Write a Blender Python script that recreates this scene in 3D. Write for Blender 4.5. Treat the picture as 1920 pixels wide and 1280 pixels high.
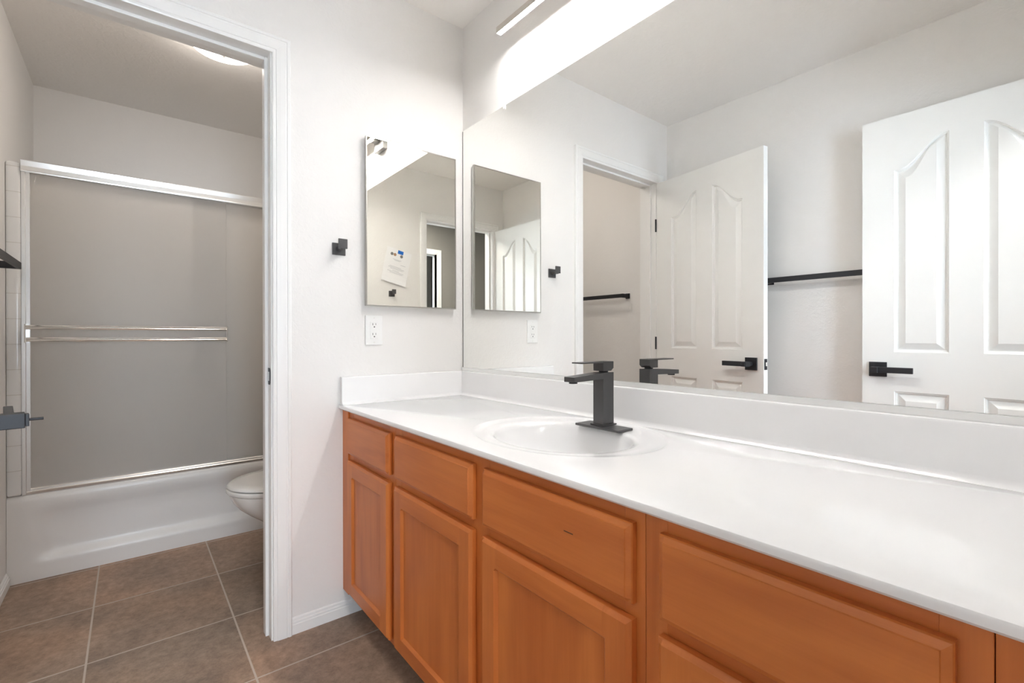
import bpy, bmesh, math, random
from mathutils import Vector, Matrix
random.seed(7)
for _o in list(bpy.data.objects): bpy.data.objects.remove(_o)
SC = bpy.context.scene
COL = SC.collection
R = math.radians

# ------------------------------------------------------------------ camera
cam_d = bpy.data.cameras.new('camera')
cam = bpy.data.objects.new('camera', cam_d); COL.objects.link(cam)
F_PX = 892.74
cam_d.sensor_fit = 'HORIZONTAL'; cam_d.sensor_width = 36.0
cam_d.lens = 36.0 * F_PX / 1920
cam_d.shift_x = 0.0
cam_d.shift_y = -6.6 / 1920
cam_d.clip_start = 0.005
_yaw, _pit, _rol = R(38.71), R(-0.129), R(-0.074)
_F = Vector((-math.cos(_yaw), math.sin(_yaw), 0)); _R = Vector((math.sin(_yaw), math.cos(_yaw), 0)); _U = Vector((0, 0, 1))
_F, _U = _F * math.cos(_pit) + _U * math.sin(_pit), _U * math.cos(_pit) - _F * math.sin(_pit)
_R, _U = _R * math.cos(_rol) + _U * math.sin(_rol), _U * math.cos(_rol) - _R * math.sin(_rol)
_m = Matrix((_R, _U, -_F)).transposed().to_4x4(); _m.translation = Vector((1.8121, -1.1699, 1.0549))
cam.matrix_world = _m
SC.camera = cam

# ------------------------------------------------------------------ world, lights, exposure
W_ = bpy.data.worlds.new('daylight'); SC.world = W_; W_.use_nodes = True
_bg = W_.node_tree.nodes['Background']; _bg.inputs[0].default_value = (0.62, 0.78, 1.0, 1); _bg.inputs[1].default_value = 2.0
SC.view_settings.view_transform = 'Standard'; SC.view_settings.look = 'None'
SC.view_settings.gamma = 1.0; SC.view_settings.use_curve_mapping = False
SC.view_settings.exposure = 1.0
SC.cycles.use_denoising = True
SC.cycles.max_bounces = 14; SC.cycles.diffuse_bounces = 7; SC.cycles.glossy_bounces = 8
SC.cycles.transmission_bounces = 8; SC.cycles.sample_clamp_indirect = 0.0

def area(name, loc, rot, sx, sy, power, color):
    l = bpy.data.lights.new(name, 'AREA'); l.shape = 'RECTANGLE'; l.size = sx; l.size_y = sy
    l.energy = power; l.color = color
    o = bpy.data.objects.new(name, l); COL.objects.link(o); o.location = loc; o.rotation_euler = rot
    return o
# daylight through the window of the room outside the entry door (just outside the pane, shining in along -x)
area('window_daylight', (3.40, 0.15, 1.45), (0, R(90), 0), 1.25, 1.05, 46.0, (0.72, 0.86, 1.0))
# daylight through the tall window of the room across the hall, in line with the entry door
area('tall_window_daylight', (4.86, -1.30, 1.20), (0, R(90), 0), 1.75, 1.05, 46.0, (0.78, 0.89, 1.0))
area('hall_ceiling_fill', (2.58, -1.13, 2.425), (0, 0, 0), 0.34, 0.34, 14.0, (1.0, 0.97, 0.93))  # added fill light, unseen, to brighten the lower walls and floor
LED_STRENGTH = 98.0
DOME_STRENGTH = 8.6

# ------------------------------------------------------------------ materials
def mat(name): 
    m = bpy.data.materials.new(name); m.use_nodes = True
    return m, m.node_tree, m.node_tree.nodes['Principled BSDF']
def simple(name, col, rough=0.5, metal=0.0, spec=0.5, coat=0.0, bump=None):
    m, t, b = mat(name)
    b.inputs['Base Color'].default_value = (*col, 1); b.inputs['Roughness'].default_value = rough
    b.inputs['Metallic'].default_value = metal; b.inputs['Specular IOR Level'].default_value = spec
    b.inputs['Coat Weight'].default_value = coat; b.inputs['Coat Roughness'].default_value = 0.08
    if bump:
        scale, strength, dist, detail = bump
        tc = t.nodes.new('ShaderNodeTexCoord'); n = t.nodes.new('ShaderNodeTexNoise')
        n.inputs['Scale'].default_value = scale; n.inputs['Detail'].default_value = detail
        bp = t.nodes.new('ShaderNodeBump'); bp.inputs['Strength'].default_value = strength; bp.inputs['Distance'].default_value = dist
        t.links.new(tc.outputs['Object'], n.inputs['Vector']); t.links.new(n.outputs['Fac'], bp.inputs['Height'])
        t.links.new(bp.outputs['Normal'], b.inputs['Normal'])
    return m
def emis(name, col, strength):
    m, t, b = mat(name)
    b.inputs['Base Color'].default_value = (*col, 1)
    b.inputs['Emission Color'].default_value = (*col, 1); b.inputs['Emission Strength'].default_value = strength
    return m

def plaster(name, col, scale=55, strength=0.11):
    m, t, b = mat(name)
    b.inputs['Base Color'].default_value = (*col, 1); b.inputs['Roughness'].default_value = 0.72
    b.inputs['Specular IOR Level'].default_value = 0.3
    tc = t.nodes.new('ShaderNodeTexCoord')
    n = t.nodes.new('ShaderNodeTexNoise'); n.inputs['Scale'].default_value = scale; n.inputs['Detail'].default_value = 2.5; n.inputs['Distortion'].default_value = 0.9
    r = t.nodes.new('ShaderNodeValToRGB'); r.color_ramp.elements[0].position = 0.46; r.color_ramp.elements[1].position = 0.60
    bp = t.nodes.new('ShaderNodeBump'); bp.inputs['Strength'].default_value = strength; bp.inputs['Distance'].default_value = 0.0022
    t.links.new(tc.outputs['Object'], n.inputs['Vector']); t.links.new(n.outputs['Fac'], r.inputs[0])
    t.links.new(r.outputs[0], bp.inputs['Height']); t.links.new(bp.outputs['Normal'], b.inputs['Normal'])
    return m

def wood(name, axis):
    m, t, b = mat(name)
    tc = t.nodes.new('ShaderNodeTexCoord'); oi = t.nodes.new('ShaderNodeObjectInfo')
    add = t.nodes.new('ShaderNodeVectorMath'); add.operation = 'ADD'
    mul = t.nodes.new('ShaderNodeVectorMath'); mul.operation = 'SCALE'; mul.inputs[0].default_value = (3.1, 5.7, 2.3)
    t.links.new(oi.outputs['Random'], mul.inputs['Scale'])
    t.links.new(tc.outputs['Object'], add.inputs[0]); t.links.new(mul.outputs[0], add.inputs[1])
    def noise(sc, detail, rough=0.55, dist=0.0):
        mp = t.nodes.new('ShaderNodeMapping'); mp.inputs['Scale'].default_value = sc
        n = t.nodes.new('ShaderNodeTexNoise'); n.inputs['Scale'].default_value = 1.0; n.inputs['Detail'].default_value = detail
        n.inputs['Roughness'].default_value = rough; n.inputs['Distortion'].default_value = dist
        t.links.new(add.outputs[0], mp.inputs['Vector']); t.links.new(mp.outputs[0], n.inputs['Vector']); return n
    lo, hi = 2.2, 34
    sc = (hi, hi, lo) if axis == 'z' else (lo, hi, hi)
    sc2 = (9, 9, 2.2) if axis == 'z' else (2.2, 9, 9)
    sc3 = (260, 260, 8) if axis == 'z' else (8, 260, 260)
    n1 = noise(sc, 4, 0.6, 0.6); n2 = noise(sc2, 2, 0.5, 0.8); n3 = noise(sc3, 2)
    mx = t.nodes.new('ShaderNodeMath'); mx.operation = 'MULTIPLY_ADD'; mx.inputs[1].default_value = 0.30
    my = t.nodes.new('ShaderNodeMath'); my.operation = 'MULTIPLY_ADD'; my.inputs[1].default_value = 0.62
    mz = t.nodes.new('ShaderNodeMath'); mz.operation = 'MULTIPLY'; mz.inputs[1].default_value = 0.10
    t.links.new(n3.outputs['Fac'], mz.inputs[0])
    t.links.new(n2.outputs['Fac'], my.inputs[0]); t.links.new(mz.outputs[0], my.inputs[2])
    t.links.new(n1.outputs['Fac'], mx.inputs[0]); t.links.new(my.outputs[0], mx.inputs[2])
    cr = t.nodes.new('ShaderNodeValToRGB')
    e = cr.color_ramp.elements
    e[0].position = 0.34; e[0].color = (0.49, 0.127, 0.025, 1)
    e[1].position = 0.72; e[1].color = (0.70, 0.228, 0.052, 1)
    t.links.new(mx.outputs[0], cr.inputs[0]); t.links.new(cr.outputs[0], b.inputs['Base Color'])
    b.inputs['Roughness'].default_value = 0.38; b.inputs['Specular IOR Level'].default_value = 0.4
    b.inputs['Coat Weight'].default_value = 0.10; b.inputs['Coat Roughness'].default_value = 0.3
    return m

def floor_tile(name):
    m, t, b = mat(name)
    S = 0.4165
    tc = t.nodes.new('ShaderNodeTexCoord'); mp = t.nodes.new('ShaderNodeMapping')
    mp.inputs['Location'].default_value = (-0.170 + 20 * S, 0.868 + 20 * S, 0)
    t.links.new(tc.outputs['Object'], mp.inputs['Vector'])
    br = t.nodes.new('ShaderNodeTexBrick'); br.offset = 0.0; br.squash = 1.0
    br.inputs['Scale'].default_value = 1.0; br.inputs['Brick Width'].default_value = S; br.inputs['Row Height'].default_value = S
    br.inputs['Mortar Size'].default_value = 0.0032; br.inputs['Mortar Smooth'].default_value = 0.15; br.inputs['Bias'].default_value = 0.0
    br.inputs['Color1'].default_value = (0.265, 0.205, 0.160, 1); br.inputs['Color2'].default_value = (0.385, 0.262, 0.190, 1)
    br.inputs['Mortar'].default_value = (0.34, 0.285, 0.24, 1)
    t.links.new(mp.outputs[0], br.inputs['Vector'])
    def noise(s, d, ro, sc=(1, 1, 1)):
        n = t.nodes.new('ShaderNodeTexNoise'); n.inputs['Scale'].default_value = s; n.inputs['Detail'].default_value = d; n.inputs['Roughness'].default_value = ro
        mm = t.nodes.new('ShaderNodeMapping'); mm.inputs['Scale'].default_value = sc
        t.links.new(tc.outputs['Object'], mm.inputs['Vector']); t.links.new(mm.outputs[0], n.inputs['Vector']); return n
    n1 = noise(5, 6, 0.62); n2 = noise(34, 10, 0.82, (1.0, 0.85, 1)); n3 = noise(2.3, 2, 0.5)
    a = t.nodes.new('ShaderNodeValToRGB'); a.color_ramp.elements[0].position = 0.33; a.color_ramp.elements[0].color = (0.78, 0.79, 0.80, 1)
    a.color_ramp.elements[1].position = 0.68; a.color_ramp.elements[1].color = (1.16, 1.13, 1.10, 1)
    t.links.new(n1.outputs['Fac'], a.inputs[0])
    c = t.nodes.new('ShaderNodeValToRGB'); c.color_ramp.elements[0].position = 0.32; c.color_ramp.elements[0].color = (0.60, 0.60, 0.60, 1)
    c.color_ramp.elements[1].position = 0.70; c.color_ramp.elements[1].color = (1.36, 1.37, 1.38, 1)
    t.links.new(n2.outputs['Fac'], c.inputs[0])
    d = t.nodes.new('ShaderNodeValToRGB'); d.color_ramp.elements[0].position = 0.40; d.color_ramp.elements[0].color = (0.95, 0.97, 0.99, 1)
    d.color_ramp.elements[1].position = 0.62; d.color_ramp.elements[1].color = (1.05, 1.0, 0.96, 1)
    t.links.new(n3.outputs['Fac'], d.inputs[0])
    def mulc(x, y):
        k = t.nodes.new('ShaderNodeMix'); k.data_type = 'RGBA'; k.blend_type = 'MULTIPLY'; k.inputs[0].default_value = 1.0
        t.links.new(x, k.inputs[6]); t.links.new(y, k.inputs[7]); return k.outputs[2]
    body = mulc(mulc(mulc(br.outputs['Color'], a.outputs[0]), c.outputs[0]), d.outputs[0])
    mixg = t.nodes.new('ShaderNodeMix'); mixg.data_type = 'RGBA'
    t.links.new(br.outputs['Fac'], mixg.inputs[0]); t.links.new(body, mixg.inputs[6]); mixg.inputs[7].default_value = (0.50, 0.43, 0.37, 1)
    t.links.new(mixg.outputs[2], b.inputs['Base Color'])
    inv = t.nodes.new('ShaderNodeMath'); inv.operation = 'MULTIPLY_ADD'; inv.inputs[1].default_value = -1.0; inv.inputs[2].default_value = 1.0
    t.links.new(br.outputs['Fac'], inv.inputs[0])
    ad = t.nodes.new('ShaderNodeMath'); ad.operation = 'MULTIPLY_ADD'; ad.inputs[1].default_value = 0.35
    t.links.new(n2.outputs['Fac'], ad.inputs[0]); t.links.new(inv.outputs[0], ad.inputs[2])
    bp = t.nodes.new('ShaderNodeBump'); bp.inputs['Strength'].default_value = 0.35; bp.inputs['Distance'].default_value = 0.003
    t.links.new(ad.outputs[0], bp.inputs['Height']); t.links.new(bp.outputs['Normal'], b.inputs['Normal'])
    b.inputs['Roughness'].default_value = 0.55; b.inputs['Specular IOR Level'].default_value = 0.4
    return m

def wall_tile_mat(name):
    m, t, b = mat(name)
    tc = t.nodes.new('ShaderNodeTexCoord'); sx = t.nodes.new('ShaderNodeSeparateXYZ'); t.links.new(tc.outputs['Object'], sx.inputs[0])
    def line(sock, size, off):
        a = t.nodes.new('ShaderNodeMath'); a.operation = 'MULTIPLY_ADD'; a.inputs[1].default_value = 1 / size; a.inputs[2].default_value = off
        f = t.nodes.new('ShaderNodeMath'); f.operation = 'FRACT'; c = t.nodes.new('ShaderNodeMath'); c.operation = 'LESS_THAN'; c.inputs[1].default_value = 0.022
        t.links.new(sock, a.inputs[0]); t.links.new(a.outputs[0], f.inputs[0]); t.links.new(f.outputs[0], c.inputs[0]); return c.outputs[0]
    geo = t.nodes.new('ShaderNodeNewGeometry'); gn = t.nodes.new('ShaderNodeSeparateXYZ'); t.links.new(geo.outputs['Normal'], gn.inputs[0])
    lz = line(sx.outputs['Z'], 0.1085, 0.55)
    mixc = t.nodes.new('ShaderNodeMix'); mixc.data_type = 'RGBA'
    t.links.new(lz, mixc.inputs[0]); mixc.inputs[6].default_value = (0.80, 0.80, 0.79, 1); mixc.inputs[7].default_value = (0.62, 0.60, 0.57, 1)
    t.links.new(mixc.outputs[2], b.inputs['Base Color'])
    bp = t.nodes.new('ShaderNodeBump'); bp.invert = True; bp.inputs['Strength'].default_value = 0.6; bp.inputs['Distance'].default_value = 0.002
    t.links.new(lz, bp.inputs['Height']); t.links.new(bp.outputs['Normal'], b.inputs['Normal'])
    b.inputs['Roughness'].default_value = 0.12
    return m

def frosted(name):
    m, t, b = mat(name)
    b.inputs['Base Color'].default_value = (0.80, 0.765, 0.72, 1)
    b.inputs['Transmission Weight'].default_value = 0.55; b.inputs['Roughness'].default_value = 0.42; b.inputs['IOR'].default_value = 1.3
    b.inputs['Specular IOR Level'].default_value = 0.6
    tc = t.nodes.new('ShaderNodeTexCoord'); mp = t.nodes.new('ShaderNodeMapping'); mp.inputs['Scale'].default_value = (1, 190, 420)
    n = t.nodes.new('ShaderNodeTexNoise'); n.inputs['Scale'].default_value = 1; n.inputs['Detail'].default_value = 2
    bp = t.nodes.new('ShaderNodeBump'); bp.inputs['Strength'].default_value = 0.25; bp.inputs['Distance'].default_value = 0.001
    t.links.new(tc.outputs['Object'], mp.inputs['Vector']); t.links.new(mp.outputs[0], n.inputs['Vector'])
    t.links.new(n.outputs['Fac'], bp.inputs['Height']); t.links.new(bp.outputs['Normal'], b.inputs['Normal'])
    return m

def clear_pane(name):
    m = bpy.data.materials.new(name); m.use_nodes = True; t = m.node_tree
    for n in list(t.nodes): t.nodes.remove(n)
    o = t.nodes.new('ShaderNodeOutputMaterial'); tr = t.nodes.new('ShaderNodeBsdfTransparent'); g = t.nodes.new('ShaderNodeBsdfGlossy')
    g.inputs['Roughness'].default_value = 0.02; f = t.nodes.new('ShaderNodeFresnel'); mx = t.nodes.new('ShaderNodeMixShader')
    t.links.new(f.outputs[0], mx.inputs[0]); t.links.new(tr.outputs[0], mx.inputs[1]); t.links.new(g.outputs[0], mx.inputs[2]); t.links.new(mx.outputs[0], o.inputs[0])
    return m

M = {}
M['wall'] = plaster('painted_plaster', (0.825, 0.812, 0.795))
M['ceil'] = plaster('ceiling_plaster', (0.91, 0.89, 0.865), 30, 0.25)
M['trim'] = simple('white_trim_paint', (0.86, 0.86, 0.85), 0.32)
M['door'] = simple('white_door_paint', (0.85, 0.855, 0.84), 0.42, bump=(220, 0.08, 0.001, 3))
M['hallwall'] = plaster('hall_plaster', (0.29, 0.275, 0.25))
M['floor'] = floor_tile('brown_stone_tile')
M['carpet'] = simple('tan_carpet', (0.34, 0.28, 0.22), 0.95, spec=0.1, bump=(600, 0.5, 0.004, 2))
M['woodv'] = wood('maple_vertical_grain', 'z'); M['woodh'] = wood('maple_horizontal_grain', 'x')
M['dark'] = simple('cabinet_dark_board', (0.10, 0.045, 0.02), 0.7)  # even dark brown for carcass, toe kick and gouge
M['marble'] = simple('white_cultured_marble', (0.835, 0.835, 0.84), 0.13, coat=0.4)
M['porc'] = simple('white_porcelain', (0.84, 0.83, 0.81), 0.10, coat=0.4)
M['acryl'] = simple('white_tub_enamel', (0.80, 0.785, 0.765), 0.30, coat=0.0)
M['tile'] = wall_tile_mat('white_wall_tile')
M['black'] = simple('matte_black_metal', (0.020, 0.021, 0.025), 0.45, spec=0.4)
M['graph'] = simple('graphite_black_metal', (0.085, 0.083, 0.085), 0.36, metal=0.35, spec=0.6)
M['chrome'] = simple('polished_chrome', (0.82, 0.81, 0.79), 0.12, metal=1.0)
M['alum'] = simple('brushed_aluminium', (0.82, 0.81, 0.79), 0.30, metal=1.0)
M['satin'] = simple('satin_aluminium', (0.88, 0.88, 0.875), 0.45, metal=0.3)
M['nickel'] = simple('brushed_nickel', (0.60, 0.56, 0.52), 0.30, metal=1.0)
M['mirror'] = simple('mirror_silver', (0.945, 0.95, 0.935), 0.0, metal=1.0)
M['mirror2'] = simple('cabinet_mirror_silver', (0.91, 0.89, 0.83), 0.0, metal=1.0)
M['frost'] = frosted('obscure_glass'); M['pane'] = clear_pane('clear_window_glass')
M['led'] = emis('led_lens', (1.0, 0.985, 0.97), LED_STRENGTH)
M['dome'] = emis('lit_opal_glass', (1.0, 0.92, 0.84), DOME_STRENGTH)
M['plastic'] = simple('white_plastic', (0.86, 0.86, 0.85), 0.30)
M['slot'] = simple('dark_slot', (0.03, 0.03, 0.03), 0.6)
M['edge'] = simple('grey_edge_gap_shade', (0.20, 0.20, 0.19), 0.35)  # grey for the mirror edge, darkened to include the gap's shadow
M['frame'] = simple('dull_chrome_frame', (0.50, 0.48, 0.45), 0.28, metal=1.0)
M['mount'] = simple('satin_grey_mount', (0.13, 0.125, 0.12), 0.5, metal=0.0)
M['clip'] = simple('clear_plastic', (0.80, 0.79, 0.78), 0.15)
M['paper'] = simple('white_paper', (0.86, 0.86, 0.87), 0.8, spec=0.2)
M['ink'] = simple('grey_ink', (0.45, 0.45, 0.47), 0.8, spec=0.2)
M['tape'] = simple('blue_painters_tape', (0.01, 0.16, 0.62), 0.6)
M['brown'] = simple('brown_print', (0.45, 0.27, 0.17), 0.7)
M['grey'] = simple('grey_print', (0.22, 0.21, 0.20), 0.7)

# ------------------------------------------------------------------ helpers
WO = {}
def tag(o, label=None, cat=None, group=None, kind=None):
    if label: o['label'] = label
    if cat: o['category'] = cat
    if group: o['group'] = group
    if kind: o['kind'] = kind
    return o
def thing(name, label, cat, loc, group=None):
    o = bpy.data.objects.new(name, None); COL.objects.link(o); o.location = loc; o.empty_display_size = 0.05
    WO[o] = Vector(loc); return tag(o, label, cat, group)
def obj(name, bm, mats, parent=None, local=False, smooth=None, base=False):
    """links bm (built in world coordinates unless local) as ONE mesh object"""
    off = Vector((0, 0, 0))
    if parent is not None and not local: off = WO[parent]
    if parent is None and base:
        xs = [v.co for v in bm.verts]
        lo = Vector((min(c[i] for c in xs) for i in range(3))); hi = Vector((max(c[i] for c in xs) for i in range(3)))
        off = Vector(((lo.x + hi.x) / 2, (lo.y + hi.y) / 2, lo.z))
    if off.length: bmesh.ops.translate(bm, vec=-off, verts=bm.verts)
    bmesh.ops.recalc_face_normals(bm, faces=bm.faces)
    me = bpy.data.meshes.new(name); bm.to_mesh(me); bm.free()
    for mm in (mats if isinstance(mats, (list, tuple)) else [mats]): me.materials.append(mm)
    o = bpy.data.objects.new(name, me); COL.objects.link(o)
    if parent is not None: o.parent = parent; WO[o] = WO.get(parent, Vector())
    else: o.location = off; WO[o] = off
    if smooth is not None:
        for p in me.polygons: p.use_smooth = True
        me.set_sharp_from_angle(angle=R(smooth))
    return o
def B(): return bmesh.new()
def box(bm, x0, x1, y0, y1, z0, z1, bev=0.0, seg=2, mi=0):
    t = bmesh.new()
    bmesh.ops.create_cube(t, size=1.0)
    for v in t.verts: v.co = Vector(((x0 + x1) / 2 + v.co.x * (x1 - x0), (y0 + y1) / 2 + v.co.y * (y1 - y0), (z0 + z1) / 2 + v.co.z * (z1 - z0)))
    if bev: bmesh.ops.bevel(t, geom=t.edges[:], offset=bev, segments=seg, affect='EDGES', profile=0.5)
    merge(bm, t, mi); return bm
def merge(bm, t, mi=0):
    mp = {}
    for v in t.verts: mp[v] = bm.verts.new(v.co)
    for f in t.faces:
        try:
            nf = bm.faces.new([mp[v] for v in f.verts]); nf.material_index = mi
        except ValueError: pass
    t.free()
def cyl(bm, p, q, r, n=24, r2=None, bev=0.0):
    p, q = Vector(p), Vector(q); d = (q - p); L = d.length; d.normalize()
    a = d.orthogonal().normalized(); b = d.cross(a); r2 = r if r2 is None else r2
    rings = [(0, r - bev), (bev, r), (L - bev, r2), (L, r2 - bev)] if bev else [(0, r), (L, r2)]
    vs = [[bm.verts.new(p + d * h + (a * math.cos(2 * math.pi * i / n) + b * math.sin(2 * math.pi * i / n)) * rr) for i in range(n)] for h, rr in rings]
    for u, w in zip(vs, vs[1:]):
        for i in range(n): bm.faces.new((u[i], u[(i + 1) % n], w[(i + 1) % n], w[i]))
    bm.faces.new(vs[0][::-1]); bm.faces.new(vs[-1]); return bm
def loops(bm, rings, cap0=True, cap1=True, mi=0):
    """skin a list of closed rings of equally many points"""
    vs = [[bm.verts.new(p) for p in r] for r in rings]; n = len(vs[0])
    for u, w in zip(vs, vs[1:]):
        for i in range(n):
            f = bm.faces.new((u[i], u[(i + 1) % n], w[(i + 1) % n], w[i])); f.material_index = mi
    if cap0: bm.faces.new(vs[0][::-1]).material_index = mi
    if cap1: bm.faces.new(vs[-1]).material_index = mi
    return vs
def prism(bm, pts, axis, a, b):
    """polygon pts in the two other axes, extruded along axis from a to b"""
    def P(u, v, w): return {'x': (w, u, v), 'y': (u, w, v), 'z': (u, v, w)}[axis]
    loops(bm, [[P(u, v, a) for u, v in pts], [P(u, v, b) for u, v in pts]]); return bm
def dup(root, loc, rotz=None, label=None):
    r = root.copy(); COL.objects.link(r); r.location = loc
    if rotz is not None: r.rotation_euler = (0, 0, rotz)
    if label: r['label'] = label
    for ch in list(root.children):
        c = ch.copy(); COL.objects.link(c); c.parent = r
        for g in ch.children:
            d = g.copy(); COL.objects.link(d); d.parent = c
    return r
def struct(name, bm, m, parent=None, label=None, smooth=None):
    o = obj(name, bm, m, parent, smooth=smooth)
    if parent is None: tag(o, label, None, None, 'structure')
    return o

# ------------------------------------------------------------------ dimensions
H = 2.44; X = 1.822; YF = -1.602; YT = -1.583; WT = 0.115
D_Y0, D_Y1, D_Z = -1.478, -0.790, 2.040          # clear opening shared by both doorways

# ------------------------------------------------------------------ setting
bm = B(); box(bm, -2.0, X + WT, -1.75, 0.12, -0.06, 0.0); struct('floor', bm, M['floor'])
bm = B(); box(bm, X + WT, 4.9, -3.2, 1.5, -0.06, 0.0); struct('floor_hall', bm, M['carpet'])
bm = B(); box(bm, -2.0, X + WT, -1.75, 0.12, H, H + 0.06); struct('ceiling', bm, M['ceil'])
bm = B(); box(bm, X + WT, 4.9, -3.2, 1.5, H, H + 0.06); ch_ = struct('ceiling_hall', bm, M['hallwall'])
bm = B(); box(bm, 2.40, 2.76, -1.31, -0.95, 2.4275, H - 0.0005, 0.003); obj('fill_glow_panel', bm, emis('added_fill_glow', (1.0, 0.97, 0.93), 6.0), ch_)  # glowing panel added above the unseen fill light to dress it
bm = B(); box(bm, -2.0, X + WT, 0.0, 0.12, 0, H); struct('wall_back', bm, M['wall'])
bm = B(); box(bm, -WT, X + WT, YF - 0.12, YF, 0, H); struct('wall_front', bm, M['wall'])
bm = B(); box(bm, -2.0, -WT, YT - 0.12, YT, 0, H); struct('wall_front_bath', bm, M['wall'])
bm = B(); box(bm, -2.0, -1.872, YT, 0.0, 0, H); struct('wall_tub_end', bm, M['wall'])
def wall_with_door(name, x0, x1, m, ya, yb, oy0, oy1, oz):
    bm = B(); box(bm, x0, x1, ya, oy0, 0, H); box(bm, x0, x1, oy1, yb, 0, H); box(bm, x0, x1, oy0, oy1, oz, H)
    return struct(name, bm, m)
JT = 0.018
wall_with_door('wall_left', -WT, 0.0, M['wall'], YF, 0.0, D_Y0 - JT, D_Y1 + JT, D_Z + JT)
wall_with_door('wall_right', X, X + WT, M['wall'], YF, 0.0, D_Y0 - JT, D_Y1 + JT, D_Z + JT)
# hall beyond the entry door
HX = 3.256
bm = B(); box(bm, HX, HX + 0.12, -3.2, -1.70, 0, H); box(bm, HX, HX + 0.12, -0.95, -0.40, 0, H); box(bm, HX, HX + 0.12, 0.70, 1.5, 0, H)
box(bm, HX, HX + 0.12, -1.70, -0.95, D_Z, H); box(bm, HX, HX + 0.12, -0.40, 0.70, 2.08, H); box(bm, HX, HX + 0.12, -0.40, 0.70, 0, 0.80)
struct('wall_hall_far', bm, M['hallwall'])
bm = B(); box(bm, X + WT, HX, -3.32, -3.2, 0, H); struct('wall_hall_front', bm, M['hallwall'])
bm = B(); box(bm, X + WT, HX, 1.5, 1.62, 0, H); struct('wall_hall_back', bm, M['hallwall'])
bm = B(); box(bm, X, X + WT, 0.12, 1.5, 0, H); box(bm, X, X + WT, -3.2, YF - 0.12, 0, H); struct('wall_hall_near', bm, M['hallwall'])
# room across the hall, its tall window facing the hall doorway
QX = 4.70
bm = B(); box(bm, QX, QX + 0.12, -2.70, -1.85, 0, H); box(bm, QX, QX + 0.12, -0.75, -0.35, 0, H); box(bm, QX, QX + 0.12, -1.85, -0.75, 2.10, H); box(bm, QX, QX + 0.12, -1.85, -0.75, 0, 0.28)
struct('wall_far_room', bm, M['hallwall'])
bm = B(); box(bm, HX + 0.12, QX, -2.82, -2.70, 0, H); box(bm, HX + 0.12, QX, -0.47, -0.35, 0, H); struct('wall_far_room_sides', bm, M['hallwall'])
bm = B()
for y0, y1, z0, z1 in ((-1.85, -1.81, 0.28, 2.10), (-0.79, -0.75, 0.28, 2.10), (-1.81, -0.79, 0.28, 0.32), (-1.81, -0.79, 2.06, 2.10), (-1.81, -0.79, 1.18, 1.21)):
    box(bm, QX + 0.04, QX + 0.09, y0, y1, z0, z1)
w2 = struct('window_2', bm, M['trim'])
bm = B(); box(bm, QX + 0.062, QX + 0.066, -1.81, -0.79, 0.32, 2.06); struct('window_pane', bm, M['pane'], w2)
bm = B()
for y0, y1, z0, z1 in ((-0.40, -0.36, 0.80, 2.08), (0.66, 0.70, 0.80, 2.08), (-0.36, 0.66, 0.80, 0.84), (-0.36, 0.66, 2.04, 2.08), (-0.36, 0.66, 1.42, 1.45)):
    box(bm, HX + 0.04, HX + 0.09, y0, y1, z0, z1)
w1 = struct('window_1', bm, M['trim'])
bm = B(); box(bm, HX + 0.062, HX + 0.066, -0.36, 0.66, 0.84, 2.04); struct('window_pane', bm, M['pane'], w1)

# ------------------------------------------------------------------ door casings
PROF = [(0.0, 0.0), (0.0, 0.010), (0.004, 0.0115), (0.011, 0.0115), (0.0125, 0.0135), (0.026, 0.0150), (0.041, 0.0160), (0.0425, 0.0145), (0.046, 0.0145), (0.0475, 0.0165), (0.055, 0.0165), (0.059, 0.013), (0.059, 0.0)]
def casing(bm, x, sgn, y0, y1, zt):
    """three mitred sides around an opening on the wall face x, standing out along sgn"""
    rows = []
    for u, v in PROF:
        rows.append([bm.verts.new((x + sgn * v, yy, zz)) for yy, zz in ((y0 - u, 0), (y0 - u, zt + u), (y1 + u, zt + u), (y1 + u, 0))])
    for a, b in zip(rows, rows[1:]):
        for i in range(3): bm.faces.new((a[i], a[i + 1], b[i + 1], b[i]))
    for k in (0, 3): bm.faces.new([r[k] for r in rows])
def doorway(n, x0, x1, faces, y0, y1, zt, m, stop_x, label):
    bm = B()
    for fx, s in faces: casing(bm, fx, s, y0 - 0.005, y1 + 0.005, zt + 0.0) 
    o = struct('trim_%d' % n, bm, m, label=label)
    bm = B(); box(bm, x0, x1, y1, y1 + JT, 0, zt + JT); box(bm, x0, x1, y0 - JT, y0, 0, zt + JT); box(bm, x0, x1, y0, y1, zt, zt + JT)
    obj('jamb', bm, m, o)
    bm = B(); s0, s1 = stop_x
    box(bm, s0, s1, y1 - 0.011, y1, 0, zt, 0.002); box(bm, s0, s1, y0, y0 + 0.011, 0, zt, 0.002); box(bm, s0, s1, y0 + 0.011, y1 - 0.011, zt - 0.011, zt, 0.002)
    obj('door_stop', bm, m, o)
    return o
tr1 = doorway(1, -WT, 0.0, ((0.0, 1), (-WT, -1)), D_Y0, D_Y1, D_Z, M['trim'], (-0.073, -0.038), 'white moulded door casing around the bath doorway left of the vanity')
bm = B()
bm_y = D_Y1 - 0.0008
pts = [(-0.036, 0.889), (-0.012, 0.889), (-0.004, 0.897), (-0.003, 0.918), (-0.004, 0.939), (-0.012, 0.947), (-0.036, 0.947)]
loops(bm, [[(u, D_Y1 + 0.001, v) for u, v in pts], [(u, D_Y1 - 0.0016, v) for u, v in pts]])
sp = obj('strike_plate', bm, M['black'], tr1); tag(sp, 'black strike plate')
bm = B(); box(bm, -0.030, -0.017, D_Y1 - 0.0022, D_Y1 - 0.001, 0.902, 0.934, 0.0005); obj('latch_hole', bm, M['alum'], sp)
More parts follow.
